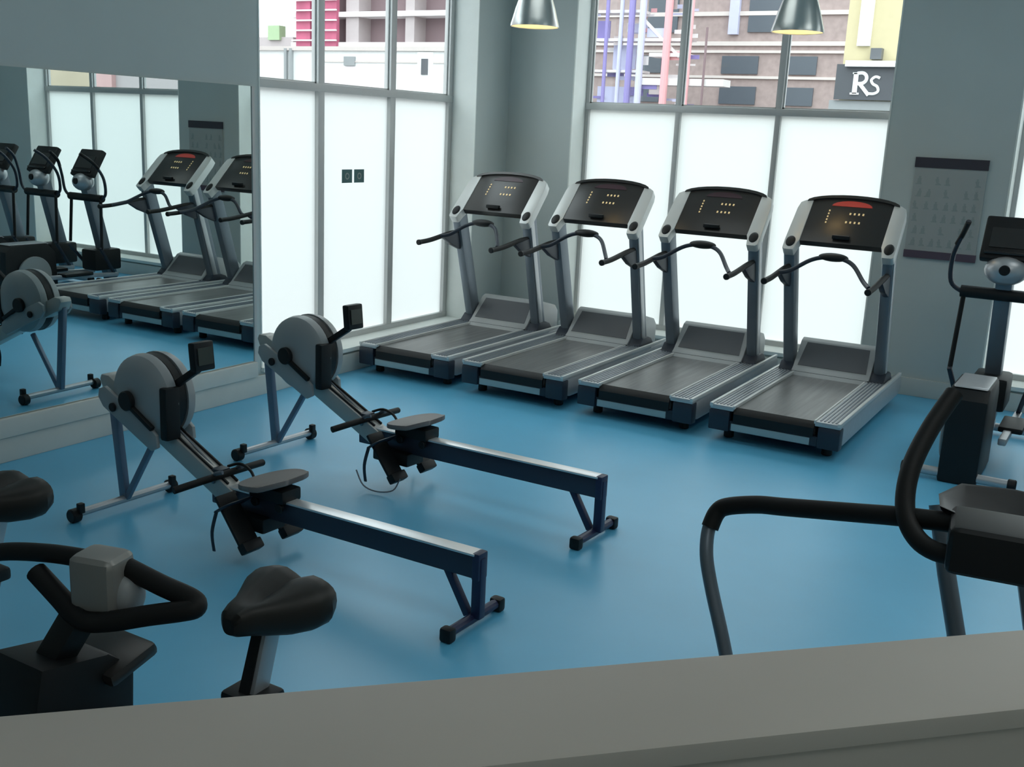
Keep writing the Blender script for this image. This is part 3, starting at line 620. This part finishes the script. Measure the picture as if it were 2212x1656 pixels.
# white site cabins seen past the mirror
cb = thing('site_cabin', 'long white site cabin seen through the upper panes next to the mirror', 'cabin', (-8.5, 8, -0.4))
def rb(x0, x1, z0, z1, y0, y1, ox, oy, oz=-0.4): return BX(x0-ox, x1-ox, y0-oy, y1-oy, z0-oz, z1-oz)
rb(-11.3, -5.6, -0.4, 3.40, 8, 10.5, -8.5, 8).build('cabin_body', M['white'], cb)
rb(-11.35, -5.55, 3.38, 3.46, 7.95, 10.55, -8.5, 8).build('cabin_roof', M['stone'], cb)
rb(-8.58, -8.31, 3.10, 3.27, 7.96, 8.02, -8.5, 8).build('cabin_window', M['hood'], cb)
d_ = rb(-6.80, -6.44, -0.2, 3.36, 7.97, 8.02, -8.5, 8).build('cabin_door', M['white'], cb)
rb(-6.70, -6.55, 2.95, 3.24, 7.955, 7.98, -8.5, 8).build('door_window', M['hood_dark'], cb)
for x in (-10.12, -9.98): rb(x, x+0.06, -0.4, 3.42, 7.93, 7.99, -8.5, 8).build('downpipe', M['hood'], cb)
for x in (-9.3, -7.5, -6.2): rb(x, x+0.03, -0.4, 3.38, 7.985, 8.01, -8.5, 8).build('panel_joint', M['stone'], cb)
rb(-9.1, -7.6, 2.5, 3.08, 7.985, 8.01, -8.5, 8).build('notice_board', mat('pale_pink_board', (0.80, 0.70, 0.72), 0.7), cb)
rb(-9.35, -5.6, 3.16, 3.19, 7.98, 8.01, -8.5, 8).build('band', M['stone'], cb)
# construction building behind the cabins
ub = thing('unfinished_building', 'concrete frame building under construction with crimson sheeting', 'building', (-15, 18, -0.4))
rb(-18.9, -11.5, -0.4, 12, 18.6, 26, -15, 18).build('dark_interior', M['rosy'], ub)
for z in (1.6, 4.28, 5.18, 6.4, 7.6): rb(-18.9, -11.5, z, z+0.15, 17.9, 18.7, -15, 18).build('floor_slab', M['board'], ub)
for x0, x1 in ((-16.73, -16.23), (-14.45, -14.12), (-12.4, -12.0)): rb(x0, x1, -0.4, 12, 18.0, 18.65, -15, 18).build('column', M['concrete'], ub)
rb(-17.75, -16.95, 4.3, 12, 17.8, 17.95, -15, 18).build('crimson_sheet', M['crimson'], ub)
rb(-18.60, -18.02, 4.3, 12, 17.8, 17.95, -15, 18).build('crimson_sheet', M['crimson'], ub)
for z in [4.45+0.3*k for k in range(12)]: rb(-18.7, -16.9, z, z+0.045, 17.7, 17.76, -15, 18).build('scaffold_rail', M['board'], ub)
lb = thing('low_shed', 'low grey shed with a green tank beyond the white cabin', 'shed', (-19.5, 18, -0.4))
rb(-21.5, -18.9, -0.4, 4.6, 18, 21, -19.5, 18).build('shed_body', M['concrete'], lb)
rb(-19.9, -19.4, 4.5, 4.95, 17.9, 18.2, -19.5, 18).build('tank', mat('green_tank', (0.32, 0.42, 0.25), 0.7), lb)
# brick building behind the treadmill window
bb = thing('brick_building', 'brown brick building with pale stone bands and dark windows across the street', 'building', (-5, 20, -0.4))
rb(-10.2, -0.2, -0.4, 13, 20, 28, -5, 20).build('brick_wall', M['brick'], bb)
for z in (3.66, 4.33, 4.52, 5.30, 7.4): rb(-10.2, -0.2, z, z+0.07 if z < 4.5 else z+0.11, 19.93, 20.02, -5, 20).build('stone_band', M['stone'], bb)
for x0, x1, z0, z1 in ((-5.10, -4.07, 3.78, 4.25), (-3.24, -2.48, 3.78, 4.25), (-5.10, -4.07, 2.98, 3.45), (-3.26, -2.50, 2.98, 3.45), (-4.45, -3.56, 4.87, 6.6), (-7.6, -6.9, 2.98, 3.45), (-7.6, -6.9, 3.78, 4.25), (-7.4, -6.5, 4.87, 6.2), (-1.5, -0.8, 3.78, 4.25)):
    f_ = rb(x0, x1, z0, z1, 19.94, 20.03, -5, 20).build('window', M['darkwin'], bb)
rb(-4.97, -4.70, 4.81, 6.6, 19.85, 19.99, -5, 20).build('drainpipe', M['lav'], bb)
# unseen block added to hold sky light off the window beside the mirror
struct(BX(-15, -10, -16, 3.5, -0.4, 7.5).build('sky_blocker', M['concrete'], smooth=False))
# scaffold in front of it
sf = thing('scaffold', 'scaffold of purple and pink poles with boards against the brick building', 'scaffold', (-6.3, 17, -0.4))
for x0, x1, k in ((-6.63, -6.46, 'purplep'), (-7.29, -7.19, 'purplep'), (-6.33, -6.15, 'lav'), (-5.63, -5.43, 'pinkp'), (-5.00, -4.86, 'pinkp'), (-6.89, -6.78, 'lav'), (-4.51, -4.45, 'rosy'), (-7.7, -7.6, 'purplep')):
    MB().tube([((x0+x1)/2+6.3, 0, 0), ((x0+x1)/2+6.3, 0, 9 if k != 'rosy' else 5.1)], (x1-x0)/2, 10).build('pole', M[k], sf)
for x0, x1, z0, z1 in ((-7.7, -6.3, 5.08, 5.15), (-7.7, -5.05, 4.38, 4.45), (-6.02, -5.01, 4.00, 4.09), (-6.23, -3.97, 3.30, 3.47), (-7.7, -6.2, 3.6, 3.66), (-7.7, -5.0, 6.0, 6.1)):
    rb(x0, x1, z0, z1, 17.05, 17.6, -6.3, 17).build('platform_board', M['board'], sf)
rb(-7.6, -7.25, 4.45, 4.9, 17.2, 17.25, -6.3, 17).build('blue_net', M['purplep'], sf)
rb(-7.55, -6.35, 2.4, 3.25, 17.3, 17.35, -6.3, 17).build('pale_net', M['lav'], sf)
rb(-7.15, -6.5, 3.7, 4.3, 17.3, 17.35, -6.3, 17).build('pale_net', M['lav'], sf)
rs = random.Random(3)
for k in range(60):
    x = rs.uniform(-7.7, -5.0); z = rs.uniform(2.6, 5.7); wd = rs.uniform(0.08, 0.6); hh = rs.choice((0.05, 0.06, 0.10, 0.22))
    rb(x, x+wd, z, z+hh, 17.08+0.009*k, 17.085+0.009*k, -6.3, 17).build('clutter_board', M[rs.choice(('board', 'pinkp', 'lav', 'purplep', 'board', 'concrete'))], sf)
MB().bar((-0.05, 0.1, 5.4), (1.1, 0.1, 4.4), 0.07, 0.07).build('diagonal_brace', M['board'], sf)
# yellow shop front with its sign
yb = thing('yellow_shop', 'yellow rendered shop building with a white pilaster at the window edge', 'building', (2.0, 9, -0.4))
rb(0.93, 4.3, -0.4, 7, 9, 13, 2.0, 9).build('rendered_wall', M['yellow'], yb)
rb(1.13, 1.33, 3.57, 7, 8.93, 9.02, 2.0, 9).build('pilaster', M['white'], yb)
rb(1.38, 1.55, 3.36, 3.53, 8.85, 9.02, 2.0, 9).build('wall_light', M['hood_dark'], yb)
rb(0.80, 4.3, -0.4, 2.72, 8.9, 9.02, 2.0, 9).build('shopfront', M['hood'], yb)
sn = thing('shop_sign', 'dark fascia sign with large white serif letters above the shop front', 'sign', (1.75, 8.84, 2.73))
BX(-0.87, 1.6, 0, 0.06, 0, 0.55).build('fascia', M['signbg'], sn, smooth=False)
BX(-0.72, 1.6, -0.1, 0.06, 0.51, 0.60).build('sign_hood', M['white'], sn, smooth=False)
def stroke(m, pts, w0): m.tube([(x, -0.012, z) for x, z in pts], w0, 8, ry=0.012)
m = MB()   # letter R
m.obox((-0.545, -0.012, 0.255), (0.075, 0.02, 0.32)).obox((-0.545, -0.012, 0.095), (0.14, 0.02, 0.03)).obox((-0.55, -0.012, 0.41), (0.10, 0.02, 0.025))
stroke(m, smooth_path([(-0.53, 0.41), (-0.44, 0.415), (-0.385, 0.37), (-0.385, 0.30), (-0.44, 0.255), (-0.53, 0.25)], 5), 0.028)
m.obox((-0.40, -0.012, 0.165), (0.055, 0.02, 0.24), Matrix.Rotation(math.radians(-42), 3, 'Y'))
m.build('letter_r', M['white'], sn)
m = MB(); stroke(m, smooth_path([(-0.17, 0.34), (-0.24, 0.36), (-0.30, 0.31), (-0.27, 0.25), (-0.20, 0.21), (-0.18, 0.14), (-0.24, 0.10), (-0.33, 0.10)], 5), 0.022)
m.build('letter_s', M['white'], sn)
# far blocks that only the mirror shows beyond the right hand window
fb = thing('tan_block', 'tan and pink block seen through the far window in the mirror', 'building', (30, 20, -0.4))
rb(14, 30.1, -0.4, 14, 20.2, 28, 30, 20).build('grey_wall', M['concrete'], fb)
rb(30.1, 31.4, -0.4, 14, 20, 28, 30, 20).build('pink_wall', mat('pink_wall', (0.55, 0.33, 0.32), 0.8, noise=0.1, scale=0.6), fb)
rb(31.4, 44, -0.4, 14, 20, 28, 30, 20).build('tan_wall', mat('tan_wall', (0.45, 0.36, 0.26), 0.8, noise=0.1, scale=0.6), fb)
